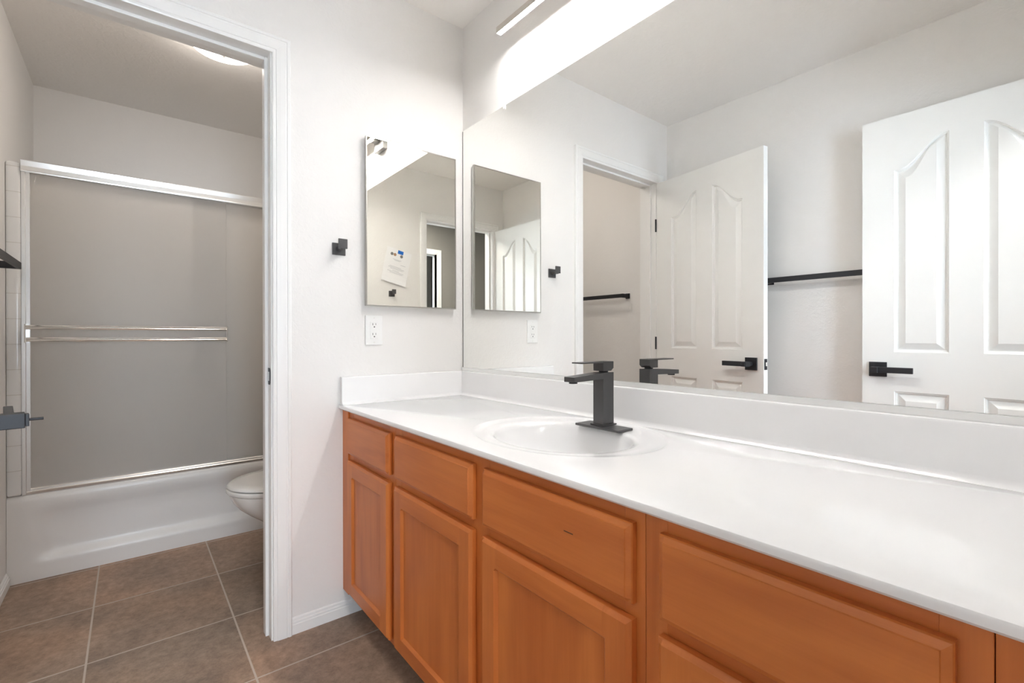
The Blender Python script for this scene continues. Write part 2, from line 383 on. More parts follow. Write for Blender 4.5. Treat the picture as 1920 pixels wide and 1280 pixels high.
doorway(2, X, X + WT, ((X, -1), (X + WT, 1)), D_Y0, D_Y1, D_Z, M['trim'], (X + 0.038, X + 0.073), 'white moulded casing around the entry doorway, seen in the cabinet mirror')
doorway(3, HX, HX + 0.12, ((HX, -1),), -1.70, -0.95, 2.038, M['trim'], (HX + 0.04, HX + 0.075), 'white casing of the hall doorway seen far off in the cabinet mirror')

# baseboards
def baseboard(name, axis, a, b, wall, sgn):
    pr = [(0, 0), (sgn * 0.012, 0), (sgn * 0.012, 0.034), (sgn * 0.0095, 0.0365), (sgn * 0.0095, 0.043), (sgn * 0.006, 0.046), (sgn * 0.005, 0.053), (sgn * 0.002, 0.057), (0, 0.057)]
    bm = B(); prism(bm, [(wall + u, v) for u, v in pr], axis, a, b); struct(name, bm, M['trim'])
def P_x(bm): return bm
baseboard('baseboard_left', 'y', -0.726, -0.47, 0.0, 1)
baseboard('baseboard_front', 'x', 0.03, 1.80, YF, 1)
baseboard('baseboard_bath', 'x', -1.095, -0.135, YT, 1)

# ------------------------------------------------------------------ panelled doors with lever handles
def ogee_panel(xl, xr, z0, zlo, zhi, high_right, inset, n=18):
    """closed outline, arch rising towards the middle of the door, moved inwards by inset"""
    a, b = xl + inset, xr - inset
    pts = [(a, z0 + inset), (b, z0 + inset)]
    top = []
    for i in range(n + 1):
        s = i / n
        k = s if high_right else 1 - s
        e = 0.5 - 0.5 * math.cos(math.pi * min(1, max(0, (k - 0.06) / 0.94)))
        top.append((a + (b - a) * s, zlo + (zhi - zlo) * e - inset))
    return pts + top[::-1]
def rect_panel(xl, xr, z0, z1, inset):
    return [(xl + inset, z0 + inset), (xr - inset, z0 + inset), (xr - inset, z1 - inset), (xl + inset, z1 - inset)]
def make_leaf(name, w, sx, label):
    """local frame: hinge edge at x=0, leaf along sx*x, shown face at y=0 looking to +y, 35 mm thick"""
    T = 0.035; z0, z1 = 0.012, 2.036
    c = w / 2; a0, a1 = 0.118, c - 0.052
    panels = []
    for hr, (l, r_) in ((True, (a0, a1)), (False, (w - a1, w - a0))):
        panels.append(('o', l, r_, 0.985, 1.795, 1.915, hr)); panels.append(('r', l, r_, 0.235, 0.810))
    bm = B(); fe = []
    def ring(pts, y): return [bm.verts.new((sx * u, y, v)) for u, v in pts]
    outer = ring([(0, z0), (w, z0), (w, z1), (0, z1)], 0.0)
    back = ring([(0, z0), (w, z0), (w, z1), (0, z1)], -T)
    for i in range(4): bm.faces.new((outer[i], outer[(i + 1) % 4], back[(i + 1) % 4], back[i]))
    bm.faces.new(back)
    edges = [bm.edges.get((outer[i], outer[(i + 1) % 4])) for i in range(4)]
    for p in panels:
        f = (lambda ins, p=p: ogee_panel(p[1], p[2], p[3], p[4], p[5], p[6], ins)) if p[0] == 'o' else (lambda ins, p=p: rect_panel(p[1], p[2], p[3], p[4], ins))
        steps = [(0.0, 0.0), (0.0025, -0.004), (0.007, -0.005), (0.010, -0.0115), (0.014, -0.0115), (0.040, -0.0015)]
        rs = [ring(f(i), y) for i, y in steps]; n = len(rs[0])
        for u, v in zip(rs, rs[1:]):
            for i in range(n): bm.faces.new((u[i], u[(i + 1) % n], v[(i + 1) % n], v[i]))
        bm.faces.new(rs[-1])
        for i in range(n):
            e = bm.edges.get((rs[0][i], rs[0][(i + 1) % n])); edges.append(e)
    bmesh.ops.triangle_fill(bm, use_beauty=True, use_dissolve=False, edges=edges, normal=(0, 1, 0))
    o = obj(name, bm, M['door']); tag(o, label, 'door', None, 'structure')
    return o
def lever(door, cx, cz, s, priv):
    """square rosette lever: s = direction of the grip along local x"""
    bm = B(); box(bm, cx - 0.033, cx + 0.033, 0.0, 0.008, cz - 0.033, cz + 0.033, 0.0012)
    h = obj('door_handle', bm, M['black'], door, local=True); tag(h, 'black square lever handle')
    bm = B(); cyl(bm, (cx, 0.008, cz), (cx, 0.034, cz), 0.0115, 24); obj('neck', bm, M['black'], h, local=True)
    bm = B(); box(bm, cx - 0.0135, cx + 0.0135, 0.032, 0.072, cz - 0.0128, cz + 0.0128, 0.0012); obj('hub', bm, M['black'], h, local=True)
    bm = B(); x0, x1 = sorted((cx + s * 0.010, cx + s * 0.134)); box(bm, x0, x1, 0.046, 0.059, cz - 0.0128, cz + 0.0128, 0.0012); obj('lever', bm, M['black'], h, local=True)
    if priv:
        bm = B(); box(bm, cx - 0.010, cx + 0.010, 0.072, 0.077, cz - 0.0105, cz + 0.0105, 0.0008); cyl(bm, (cx, 0.077, cz), (cx, 0.095, cz), 0.0024, 12)
        obj('privacy_pin', bm, M['black'], h, local=True)
W1 = 0.714
d1 = make_leaf('door_1', W1, 1, 'open white door with arched panels hinged at the bath doorway, left door in the big mirror')
d1.location = (0.006, -1.478, 0); d1.rotation_euler = (0, 0, R(8.3))
lever(d1, 0.648, 0.912, -1, True)
for zc in (0.28, 1.015, 1.768):
    bm = B(); cyl(bm, (-0.004, 0.004, zc - 0.040), (-0.004, 0.004, zc + 0.040), 0.0055, 14); box(bm, -0.004, 0.0, -0.030, 0.003, zc - 0.040, zc + 0.040)
    obj('hinge', bm, M['black'], d1, local=True)
bm = B(); box(bm, W1 - 0.0005, W1 + 0.0012, -0.030, -0.005, 0.883, 0.940, 0.0004); lp = obj('latch_plate', bm, M['black'], d1, local=True)
bm = B(); box(bm, W1, W1 + 0.009, -0.024, -0.011, 0.902, 0.922, 0.002); obj('latch_bolt', bm, M['alum'], lp, local=True)
W2 = 0.706
d2 = make_leaf('door_2', W2, -1, 'open white entry door with arched panels, large right door in the big mirror')
d2.location = (1.808, -1.499, 0)
lever(d2, -0.646, 0.906, 1, False)
bm = B(); box(bm, -W2 - 0.0012, -W2 + 0.0005, -0.030, -0.005, 0.877, 0.934, 0.0004); lp = obj('latch_plate', bm, M['black'], d2, local=True)
bm = B(); box(bm, -W2 - 0.009, -W2, -0.024, -0.011, 0.896, 0.916, 0.002); obj('latch_bolt', bm, M['alum'], lp, local=True)
for zc in (0.28, 1.015, 1.768):
    bm = B(); box(bm, 0.0, 0.003, -0.031, -0.004, zc - 0.040, zc + 0.040); obj('hinge', bm, M['black'], d2, local=True)

# ------------------------------------------------------------------ vanity
FY, DY = -0.536, -0.555                    # face frame plane, front plane of doors and drawers
CZ = 0.784
def grid_face(bm, xs, zs, depth, skip, mats_of):
    V = [[bm.verts.new((x, depth(i, j), z)) for j, z in enumerate(zs)] for i, x in enumerate(xs)]
    for i in range(len(xs) - 1):
        for j in range(len(zs) - 1):
            if skip(i, j): continue
            f = bm.faces.new((V[i][j], V[i + 1][j], V[i + 1][j + 1], V[i][j + 1])); f.material_index = mats_of(i, j)
    ring = [V[i][0] for i in range(len(xs))] + [V[-1][j] for j in range(1, len(zs))] + [V[i][-1] for i in range(len(xs) - 2, -1, -1)] + [V[0][j] for j in range(len(zs) - 2, 0, -1)]
    bk = [bm.verts.new((v.co.x, FY - 0.0008, v.co.z)) for v in ring]
    for k in range(len(ring)):
        f = bm.faces.new((ring[k], ring[(k + 1) % len(ring)], bk[(k + 1) % len(ring)], bk[k]))
        dx = abs(ring[k].co.x - ring[(k + 1) % len(ring)].co.x); f.material_index = 1 if dx > 1e-4 else 0
    bm.faces.new(bk)
def cab_door(parent, x0, x1, z0, z1):
    ch, sw, ic = 0.008, 0.057, 0.007
    xs = [x0, x0 + 0.0012, x0 + ch, x0 + sw - ic, x0 + sw, x1 - sw, x1 - sw + ic, x1 - ch, x1 - 0.0012, x1]
    zs = [z0, z0 + 0.0012, z0 + ch, z0 + sw - ic, z0 + sw, z1 - sw, z1 - sw + ic, z1 - ch, z1 - 0.0012, z1]
    def depth(i, j):
        if i in (0, 9) or j in (0, 9): return DY + 0.0065
        if i in (1, 8) or j in (1, 8): return DY + 0.0050
        if i in (4, 5) and j in (4, 5): return DY + 0.0075
        return DY
    bm = B(); grid_face(bm, xs, zs, depth, lambda i, j: i == 4 and j == 4, lambda i, j: 0 if (i < 4 or i > 4) else 1)
    d = obj('door', bm, [M['woodv'], M['woodh']], parent)
    bm = B(); box(bm, x0 + sw - 0.002, x1 - sw + 0.002, DY + 0.0075, DY + 0.013, z0 + sw - 0.002, z1 - sw + 0.002); obj('panel', bm, M['woodv'], d)
    return d
def cab_drawer(parent, x0, x1, z0, z1, name='drawer_front'):
    c = (0, 0.0015, 0.0095, 0.0105)
    xs = [x0 + k for k in c] + [x1 - k for k in c[::-1]]; zs = [z0 + k for k in c] + [z1 - k for k in c[::-1]]
    dd = (0.0085, 0.0060, 0.0018, 0.0)
    def depth(i, j): return DY + dd[min(i, 7 - i, j, 7 - j)]
    bm = B(); grid_face(bm, xs, zs, depth, lambda i, j: False, lambda i, j: 1)
    return obj(name, bm, [M['woodv'], M['woodh']], parent)
def cabinet(x0, x1, fronts, label, filler=None, mid=None):
    t = thing('vanity_cabinet', label, 'cabinet', ((x0 + x1) / 2, -0.27, 0), 'vanity cabinets under the white counter')
    g = 0.0004
    bm = B(); 
    for q in ((x0 + g, x0 + 0.013, -0.517, -0.012, 0.100, CZ - 0.0005), (x1 - 0.013, x1 - g, -0.517, -0.012, 0.100, CZ - 0.0005), (x0 + 0.013, x1 - 0.013, -0.517, -0.012, 0.100, 0.113), (x0 + 0.013, x1 - 0.013, -0.020, -0.012, 0.113, CZ - 0.0005)): box(bm, *q)
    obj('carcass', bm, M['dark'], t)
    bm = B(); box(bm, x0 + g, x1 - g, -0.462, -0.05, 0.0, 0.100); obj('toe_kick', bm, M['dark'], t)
    sw = 0.040
    for a, b in [(x0 + g, x0 + sw), (x1 - sw, x1 - g)] + ([(mid - 0.032, mid + 0.032)] if mid else []):
        bm = B(); box(bm, a, b, FY, -0.517, 0.100, CZ - 0.0005, 0.0006, 1); obj('stile', bm, M['woodv'], t)
    spans = [(x0 + sw, x1 - sw)] if not mid else [(x0 + sw, mid - 0.032), (mid + 0.032, x1 - sw)]
    for a, b in spans:
        for z0, z1 in ((0.100, 0.138), (0.595, 0.640), (0.742, CZ - 0.0005)):
            bm = B(); box(bm, a, b, FY + 0.0003, -0.517, z0, z1); obj('rail', bm, M['woodh'], t)
    for a, b in fronts:
        cab_drawer(t, a, b, 0.628, 0.758); cab_door(t, a, b, 0.118, 0.604)
    if filler:
        bm = B(); box(bm, filler[0], filler[1], FY - filler[2], -0.517, 0.100, CZ - 0.0005, 0.0006, 1); obj('filler_strip', bm, M['woodv'], t)
    return t
cabinet(0.058, 0.452, [(0.074, 0.428)], 'narrow maple vanity cabinet against the left wall, one drawer over one door', (0.0008, 0.0575, 0.006))
cm = cabinet(0.452, 1.358, [(0.470, 0.888), (0.929, 1.341)], 'wide maple vanity cabinet under the sink, two drawer fronts and two doors', None, 0.908)
cabinet(1.358, 1.747, [(1.390, 1.721)], 'narrow maple vanity cabinet nearest the camera at the right, one drawer over door', (1.7475, X - 0.001, 0.0))
bm = B(); box(bm, 1.195, 1.218, DY - 0.0003, DY + 0.001, 0.7015, 0.7035); sc_ = obj('scratch', bm, M['dark'], cm); tag(sc_, 'dark gouge in the wood')

# countertop with an integral oval bowl
CT = 0.800; CFY = -0.5587; XR = X - 0.001
SXC, SYC = 0.912, -0.285
def ell(a, b, cy, z, n, dz=0): return [(SXC + a * math.cos(2 * math.pi * k / n), cy + b * math.sin(2 * math.pi * k / n), z) for k in range(n)]
N = 160
angs = [2 * math.pi * k / N for k in range(N)]
def rect_ring(x0, x1, y0, y1, z):
    cx, cy = SXC, -0.27
    pts = []
    for t_ in angs:
        c, s = math.cos(t_), math.sin(t_)
        k = min(((x1 - cx) / c) if c > 1e-9 else ((x0 - cx) / c) if c < -1e-9 else 1e9, ((y1 - cy) / s) if s > 1e-9 else ((y0 - cy) / s) if s < -1e-9 else 1e9)
        pts.append([cx + c * k, cy + s * k, z])
    for cxn in ((x0, y0), (x0, y1), (x1, y0), (x1, y1)):
        j = min(range(N), key=lambda q: (pts[q][0] - cxn[0]) ** 2 + (pts[q][1] - cxn[1]) ** 2); pts[j][0], pts[j][1] = cxn
    return [tuple(p) for p in pts]
bm = B()
rings = [ell(0.022, 0.022, SYC + 0.01, 0.660, N), ell(0.06, 0.05, SYC + 0.005, 0.664, N), ell(0.115, 0.095, SYC, 0.685, N), ell(0.158, 0.128, SYC, 0.722, N),
         ell(0.183, 0.148, SYC, 0.758, N), ell(0.194, 0.157, SYC, 0.780, N), ell(0.199, 0.161, SYC, 0.7895, N), ell(0.206, 0.167, SYC, 0.7945, N), ell(0.216, 0.176, SYC + 0.002, 0.7965, N),
         ell(0.235, 0.196, SYC + 0.008, 0.7968, N), ell(0.262, 0.222, SYC + 0.017, 0.7972, N), ell(0.268, 0.2275, SYC + 0.018, 0.7985, N), ell(0.273, 0.232, SYC + 0.019, 0.8005, N), ell(0.279, 0.236, SYC + 0.019, CT, N)]
rings.append(rect_ring(0.0012 + 0.005, XR - 0.005, CFY + 0.006, -0.0012 - 0.003, CT))
rings.append(rect_ring(0.0012 + 0.002, XR - 0.002, CFY + 0.0022, -0.0012 - 0.001, CT - 0.0012))
rings.append(rect_ring(0.0012, XR, CFY, -0.0012, CT - 0.005))
rings.append(rect_ring(0.0012, XR, CFY, -0.0012, CZ + 0.004))
rings.append(rect_ring(0.0012 + 0.001, XR - 0.001, CFY + 0.003, -0.0012 - 0.001, CZ + 0.0005))
rings.append(rect_ring(0.05, XR - 0.05, CFY + 0.05, -0.05, CZ + 0.0005))
loops(bm, rings, cap0=True, cap1=False)
ct = obj('countertop', bm, M['marble'], base=True, smooth=40)
tag(ct, 'glossy white vanity countertop with moulded oval sink and low backsplash', 'countertop')
bm = B()
def splash_prof(u0, s):    # u away from the wall
    return [(u0, CT - 0.001), (u0 + s * 0.034, CT - 0.001), (u0 + s * 0.034, CT + 0.0005), (u0 + s * 0.028, CT + 0.0022), (u0 + s * 0.0225, CT + 0.0075), (u0 + s * 0.0205, CT + 0.014), (u0 + s * 0.020, 0.899), (u0 + s * 0.0185, 0.903), (u0 + s * 0.015, 0.905), (u0, 0.905)]
prism(bm, splash_prof(-0.0012, -1), 'x', 0.0012, XR); obj('backsplash', bm, M['marble'], ct, smooth=35)
bm = B(); prism(bm, splash_prof(0.0012, 1), 'y', -0.5515, -0.004); obj('side_splash', bm, M['marble'], ct, smooth=35)
bm = B(); cyl(bm, (SXC, SYC + 0.01, 0.6605), (SXC, SYC + 0.01, 0.664), 0.021, 28, bev=0.001); obj('drain', bm, M['chrome'], ct)

# faucet
fx, fy = 0.911, -0.112
fz = 0.7972
f = thing('faucet', 'matte black square single-hole faucet on the sink deck', 'faucet', (fx, fy, fz))
bm = B(); box(bm, fx - 0.072, fx + 0.086, -0.153, -0.090, fz - 0.0002, fz + 0.0062, 0.0012); obj('base_plate', bm, M['graph'], f)
bm = B(); box(bm, fx - 0.0245, fx + 0.0245, fy - 0.029, fy + 0.029, fz + 0.0062, fz + 0.0105, 0.001); obj('collar', bm, M['graph'], f)
bm = B(); box(bm, fx - 0.0190, fx + 0.0190, fy - 0.0225, fy + 0.0225, fz + 0.0105, 0.954, 0.0009); obj('body', bm, M['graph'], f)
bm = B(); loops(bm, [[(fx - 0.0189, fy - 0.02, 0.936), (fx + 0.0189, fy - 0.02, 0.936), (fx + 0.0189, fy - 0.02, 0.9538), (fx - 0.0189, fy - 0.02, 0.9538)],
                     [(fx - 0.0189, -0.252, 0.933), (fx + 0.0189, -0.252, 0.933), (fx + 0.0189, -0.252, 0.9465), (fx - 0.0189, -0.252, 0.9465)]])
bmesh.ops.bevel(bm, geom=bm.edges[:], offset=0.0008, segments=1, affect='EDGES'); spt = obj('spout', bm, M['graph'], f)
bm = B(); cyl(bm, (fx, -0.236, 0.9335), (fx, -0.236, 0.9285), 0.0115, 24); obj('aerator', bm, M['black'], spt)
bm = B(); cyl(bm, (fx, fy, 0.9535), (fx, fy, 0.960), 0.013, 24); obj('handle_stem', bm, M['black'], f)
hp = [(-0.0225, 0.958), (0.012, 0.958), (0.0225, 0.966), (0.0225, 0.985), (-0.0225, 0.985)]
bm = B(); prism(bm, [(fy + u, v) for u, v in hp], 'x', fx - 0.0188, fx + 0.0188); bmesh.ops.bevel(bm, geom=bm.edges[:], offset=0.0007, segments=1, affect='EDGES'); h_ = obj('handle', bm, M['graph'], f)
bm = B(); box(bm, fx - 0.0188, fx + 0.0188, -0.222, fy, 0.9815, 0.985, 0.0006, 1); obj('handle_lever', bm, M['graph'], h_)

# big wall mirror
mr = thing('wall_mirror', 'huge frameless wall mirror above the vanity backsplash', 'mirror', (0.905, 0.0, 0.9052))
bm = B(); box(bm, 0.0085, X - 0.004, -0.004, -0.0006, 0.9075, 1.977); obj('mirror_glass', bm, M['mirror'], mr)
bm = B(); box(bm, 0.0035, 0.0084, -0.0040, -0.0006, 0.9075, 1.975); obj('edge_gap_shade', bm, M['edge'], mr)  # dark strip: mirror edge plus painted shadow of the gap beside it
bm = B(); prism(bm, [(-0.0006, 0.9054), (-0.0105, 0.9054), (-0.0105, 0.9200), (-0.0085, 0.9200), (-0.0085, 0.9075), (-0.0006, 0.9075)], 'x', 0.0035, X - 0.004); obj('bottom_channel', bm, M['satin'], mr)
for xc in (0.311, 1.50):
    bm = B(); box(bm, xc - 0.006, xc + 0.006, -0.0075, -0.0041, 1.963, 1.977, 0.0012); box(bm, xc - 0.006, xc + 0.006, -0.0075, -0.0006, 1.977, 1.988, 0.0012); cl = obj('mirror_clip', bm, M['clip'], mr)
    bm = B(); cyl(bm, (xc, -0.0075, 1.9835), (xc, -0.0088, 1.9835), 0.0028, 12); obj('screw', bm, M['alum'], cl)

# medicine cabinet
my0, my1, mz0, mz1, mx = -0.459, -0.052, 1.176, 1.835, 0.0255
mc = thing('medicine_cabinet', 'chrome framed mirrored medicine cabinet on the left wall above the outlet', 'medicine cabinet', (0, (my0 + my1) / 2, mz0))
bm = B(); box(bm, 0.0006, 0.013, my0 + 0.004, my1 - 0.004, mz0 + 0.004, mz1 - 0.004); obj('cabinet_body', bm, M['plastic'], mc)
fw = 0.0045
bm = B()
for y0, y1, z0, z1 in ((my0, my0 + fw, mz0, mz1), (my1 - fw, my1, mz0, mz1), (my0 + fw, my1 - fw, mz0, mz0 + fw), (my0 + fw, my1 - fw, mz1 - fw, mz1)):
    box(bm, 0.013, mx, y0, y1, z0, z1, 0.0008, 1)
dr = obj('mirror_door', bm, M['frame'], mc); tag(dr, 'thin chrome frame')
bm = B(); box(bm, 0.0135, mx - 0.0012, my0 + fw, my1 - fw, mz0 + fw, mz1 - fw); obj('mirror_glass', bm, M['mirror2'], dr)

# linear LED vanity light
lz, ly = 2.200, -0.080
vl = thing('vanity_light', 'slim linear LED bar light mounted on the wall above the mirror', 'wall light', (0.912, 0, 2.16))
lx0, lx1 = 0.372, 1.452
bm = B(); box(bm, lx0, lx1, ly - 0.0105, ly + 0.0105, lz + 0.0012, lz + 0.0225, 0.0006, 1)
for e0, e1 in ((lx0, lx0 + 0.0035), (lx1 - 0.0035, lx1)): box(bm, e0, e1, ly - 0.0105, ly + 0.0105, lz - 0.0012, lz + 0.0012)
box(bm, lx0, lx1, ly + 0.0090, ly + 0.0105, lz - 0.0012, lz + 0.0012); box(bm, lx0, lx1, ly - 0.0105, ly - 0.0090, lz - 0.0012, lz + 0.0012)
hs = obj('housing', bm, M['nickel'], vl)
bm = B(); box(bm, lx0 + 0.0036, lx1 - 0.0036, ly - 0.0088, ly + 0.0088, lz - 0.0004, lz + 0.0011); obj('led_lens', bm, M['led'], hs)
bm = B(); box(bm, 0.850, 0.974, -0.030, -0.0006, 2.150, 2.262, 0.002); wp = obj('wall_plate', bm, M['mount'], vl)
bm = B(); box(bm, 0.890, 0.934, ly + 0.0106, -0.030, 2.1925, 2.220, 0.001); obj('arm', bm, M['mount'], wp)

# outlet
oy, oz = -0.419, 1.082
ol = thing('wall_outlet', 'white duplex power outlet on the left wall below the medicine cabinet', 'outlet', (0, oy, oz - 0.058))
bm = B(); box(bm, 0.0004, 0.006, oy - 0.035, oy + 0.035, oz - 0.058, oz + 0.058, 0.0025); obj('cover_plate', bm, M['plastic'], ol)
bm = B(); box(bm, 0.005, 0.0075, oy - 0.0167, oy + 0.0167, oz - 0.0335, oz + 0.0335, 0.0012); rc = obj('receptacle', bm, M['plastic'], ol)
for c_ in (oz + 0.0185, oz - 0.0200):
    bm = B(); box(bm, 0.0072, 0.0078, oy - 0.0075, oy - 0.0055, c_ + 0.001, c_ + 0.009); box(bm, 0.0072, 0.0078, oy + 0.0050, oy + 0.0066, c_ + 0.002, c_ + 0.009); cyl(bm, (0.0072, oy, c_ - 0.0055), (0.0078, oy, c_ - 0.0055), 0.0026, 14)
    obj('socket_slots', bm, M['slot'], rc)
for c_ in (oz + 0.048, oz - 0.048):
    bm = B(); cyl(bm, (0.0055, oy, c_), (0.0068, oy, c_), 0.0030, 14); obj('screw', bm, M['alum'], ol)

# robe hooks
def hook_parts(t):
    bm = B(); box(bm, 0.0006, 0.0066, -0.0245, 0.0245, -0.0225, 0.0225, 0.0010); obj('back_plate', bm, M['graph'], t, local=True)
    bm = B(); box(bm, 0.0064, 0.046, -0.0080, 0.0080, -0.006, 0.0075, 0.0012); obj('arm', bm, M['graph'], t, local=True)
    bm = B(); box(bm, 0.044, 0.0505, -0.0165, 0.0165, -0.0035, 0.0320, 0.0010); obj('front_plate', bm, M['graph'], t, local=True)
hk = thing('robe_hook', 'black square robe hook on the left wall, between bath doorway and medicine cabinet', 'hook', (0.0, -0.556, 1.386), 'black robe hooks')
hook_parts(hk)
dup(hk, (X, -0.474, 1.402), math.pi, 'black square robe hook under the taped paper on the end wall, seen in mirror')

# towel bars
def bar_parts(t, L):
    for s in (0, 1):
        x0 = s * (L - 0.022)
        bm = B(); box(bm, x0, x0 + 0.022, 0.0006, 0.072, -0.0135, 0.0135, 0.0010); obj('post', bm, M['black'], t, local=True)
        bm = B(); box(bm, x0 - 0.006, x0 + 0.028, 0.0004, 0.007, -0.0185, 0.0185, 0.0010); obj('wall_flange', bm, M['black'], t, local=True)
    bm = B(); box(bm, 0.0, L, 0.0605, 0.0725, -0.0132, 0.0132, 0.0010); obj('bar', bm, M['black'], t, local=True)
tb = thing('towel_bar', 'long black towel bar on the wall between two open doors, seen in big mirror', 'towel bar', (0.642, YF, 1.358), 'black towel bars')
bar_parts(tb, 0.622)
dup(tb, (-0.912, YT, 1.342), 0, 'black towel bar on the bath side wall, its end at the left photo edge')

# note taped to the end wall
pn = thing('paper_note', 'white printed paper taped askew on end wall, seen in the medicine cabinet mirror', 'paper', (X, -0.516, 1.622))
pn.rotation_euler = (R(12.8), 0, 0)
# local frame: +z up the sheet, reading direction -y, sheet faces -x
bm = B(); nx_ = 8
rr = []
for j in range(nx_ + 1):
    z = -0.14 + 0.28 * j / nx_; k = max(0, -z - 0.02); dx = -0.002 - 0.9 * k * k
    rr.append([(dx, 0.108, z), (dx, -0.108, z), (dx + 0.0004, -0.108, z), (dx + 0.0004, 0.108, z)])
loops(bm, rr); obj('sheet', bm, M['paper'], pn, local=True)
bm = B()
rows = [(0.055, -0.03, 0.045), (0.048, -0.02, 0.03), (0.022, -0.075, -0.03), (-0.005, -0.04, 0.06), (-0.014, -0.07, 0.07), (-0.023, -0.06, 0.05), (-0.036, -0.03, 0.03), (-0.046, -0.07, 0.07), (-0.056, -0.065, 0.05)]
for z, a, b in rows: 
    k = max(0, -z - 0.02); dx = -0.0026 - 0.9 * k * k; box(bm, dx - 0.0002, dx + 0.0003, a, b, z - 0.0012, z + 0.0012)
obj('printed_lines', bm, M['ink'], pn, local=True)
bm = B(); box(bm, -0.0036, -0.0020, -0.034, 0.014, 0.108, 0.136); obj('tape', bm, M['tape'], pn, local=True)
for cy_, m_ in ((0.060, 'grey'), (0.034, 'brown'), (-0.024, 'grey')):
    bm = B(); cyl(bm, (-0.0024, cy_, 0.092), (-0.0030, cy_, 0.092), 0.0125, 20); obj('printed_picture', bm, M[m_], pn, local=True)

# ------------------------------------------------------------------ bath room
AX = -1.100; RIM = 0.374; TY0, TY1 = YT + 0.0008, -0.004
def sst(a, b, v):
    t_ = min(1, max(0, (v - a) / (b - a))); return t_ * t_ * (3 - 2 * t_)
bm = B()
ny, zl = 70, [0, 0.03, 0.06, 0.07, 0.08, 0.09, 0.10, 0.11, 0.12, 0.14, 0.18, 0.23, 0.27, 0.29, 0.31, 0.33, 0.345, 0.352, 0.360, 0.366, 0.371, RIM, RIM]
rows = []
for j, z in enumerate(zl):
    row = []
    for i in range(ny + 1):
        y = TY0 + (TY1 - TY0) * i / ny
        d = 0.020 * sst(TY0 + 0.07, TY0 + 0.15, y) * (1 - sst(TY1 - 0.15, TY1 - 0.07, y)) * sst(0.068, 0.120, z) * (1 - sst(0.26, 0.33, z))
        e = {j_: v for j_, v in zip(range(16, 23), (0.0, 0.0008, 0.003, 0.006, 0.010, 0.016, 0.034))}.get(j, 0)
        row.append(bm.verts.new((AX - d - e, y, z)))
    rows.append(row)
for a, b in zip(rows, rows[1:]):
    for i in range(ny): bm.faces.new((a[i], a[i + 1], b[i + 1], b[i]))
# rim and basin
def rrect(x0, x1, y0, y1, r, z, n=10):
    pts = []
    for cx_, cy_, a0 in ((x1 - r, y1 - r, 0), (x0 + r, y1 - r, 90), (x0 + r, y0 + r, 180), (x1 - r, y0 + r, 270)):
        for k in range(n + 1): a_ = R(a0 + 90 * k / n); pts.append((cx_ + r * math.cos(a_), cy_ + r * math.sin(a_), z))
    return pts
bx0, bx1, by0, by1 = -1.868, AX - 0.034, TY0, TY1
loops(bm, [rrect(bx0, bx1, by0, by1, 0.001, RIM), rrect(bx0 + 0.05, bx1 - 0.035, by0 + 0.09, by1 - 0.07, 0.12, RIM), rrect(bx0 + 0.06, bx1 - 0.045, by0 + 0.10, by1 - 0.08, 0.12, RIM - 0.012),
           rrect(bx0 + 0.085, bx1 - 0.07, by0 + 0.16, by1 - 0.11, 0.12, 0.12), rrect(bx0 + 0.13, bx1 - 0.11, by0 + 0.22, by1 - 0.16, 0.11, 0.075)], cap0=False, cap1=True)
tub = obj('bathtub', bm, M['acryl'], base=True, smooth=60); tag(tub, 'white alcove bathtub with panelled apron on the brown tile floor', 'bathtub')
# tiled surround standing on the tub rim
TX1 = AX + 0.001
bm = B(); box(bm, -1.871, TX1, YT + 0.0005, -1.536, RIM + 0.001, 1.808, 0.010, 3); box(bm, -1.871, TX1, -0.048, -0.0006, RIM + 0.001, 1.808, 0.010, 3)
box(bm, -1.8715, -1.858, -1.536, -0.048, RIM + 0.001, 1.808)
tag(obj('wall_tub_tile', bm, M['tile'], smooth=40), None, None, None, 'structure')
# sliding shower doors
SY0, SY1 = -1.5355, -0.0485
sd = thing('shower_door', 'framed sliding tub doors of obscure glass standing on the tub rim', 'shower door', (-1.12, (SY0 + SY1) / 2, RIM))
hpf = [(-1.150, 1.768), (-1.0935, 1.768), (-1.0925, 1.7725), (-1.0945, 1.775), (-1.0945, 1.793), (-1.0940, 1.795), (-1.0905, 1.816), (-1.0935, 1.820), (-1.145, 1.820), (-1.150, 1.815)]
bm = B(); prism(bm, hpf, 'y', SY0, SY1); obj('header_track', bm, M['alum'], sd)
bpf = [(-1.155, RIM + 0.0005), (-1.110, RIM + 0.0005), (-1.108, 0.385), (-1.112, 0.389), (-1.112, 0.394), (-1.118, 0.399), (-1.118, 0.404), (-1.124, 0.4045), (-1.124, 0.390), (-1.140, 0.390), (-1.140, 0.404), (-1.155, 0.404)]
bm = B(); prism(bm, bpf, 'y', SY0, SY1); obj('bottom_track', bm, M['alum'], sd)
for a, b in ((SY0, SY0 + 0.026), (SY1 - 0.026, SY1)):
    s = 1 if a == SY0 else -1; e = a if s > 0 else b
    jp = [(-1.150, e), (-1.104, e), (-1.104, e + s * 0.012), (-1.110, e + s * 0.0135), (-1.110, e + s * 0.026), (-1.150, e + s * 0.026)]
    bm = B(); loops(bm, [[(u, v, RIM + 0.001) for u, v in jp], [(u, v, 1.7685) for u, v in jp]]); obj('wall_jamb', bm, M['alum'], sd)
bm = B(); box(bm, -1.123, -1.117, SY0 + 0.020, -0.772, 0.396, 1.775, 0.001, 1); gp = obj('glass_panel', bm, M['frost'], sd)
tag(gp, 'front obscure glass panel with a double rail')
bm = B(); box(bm, -1.139, -1.133, -0.918, SY1 - 0.008, 0.396, 1.775, 0.001, 1); gp2 = obj('glass_panel', bm, M['frost'], sd)
RX = -1.062
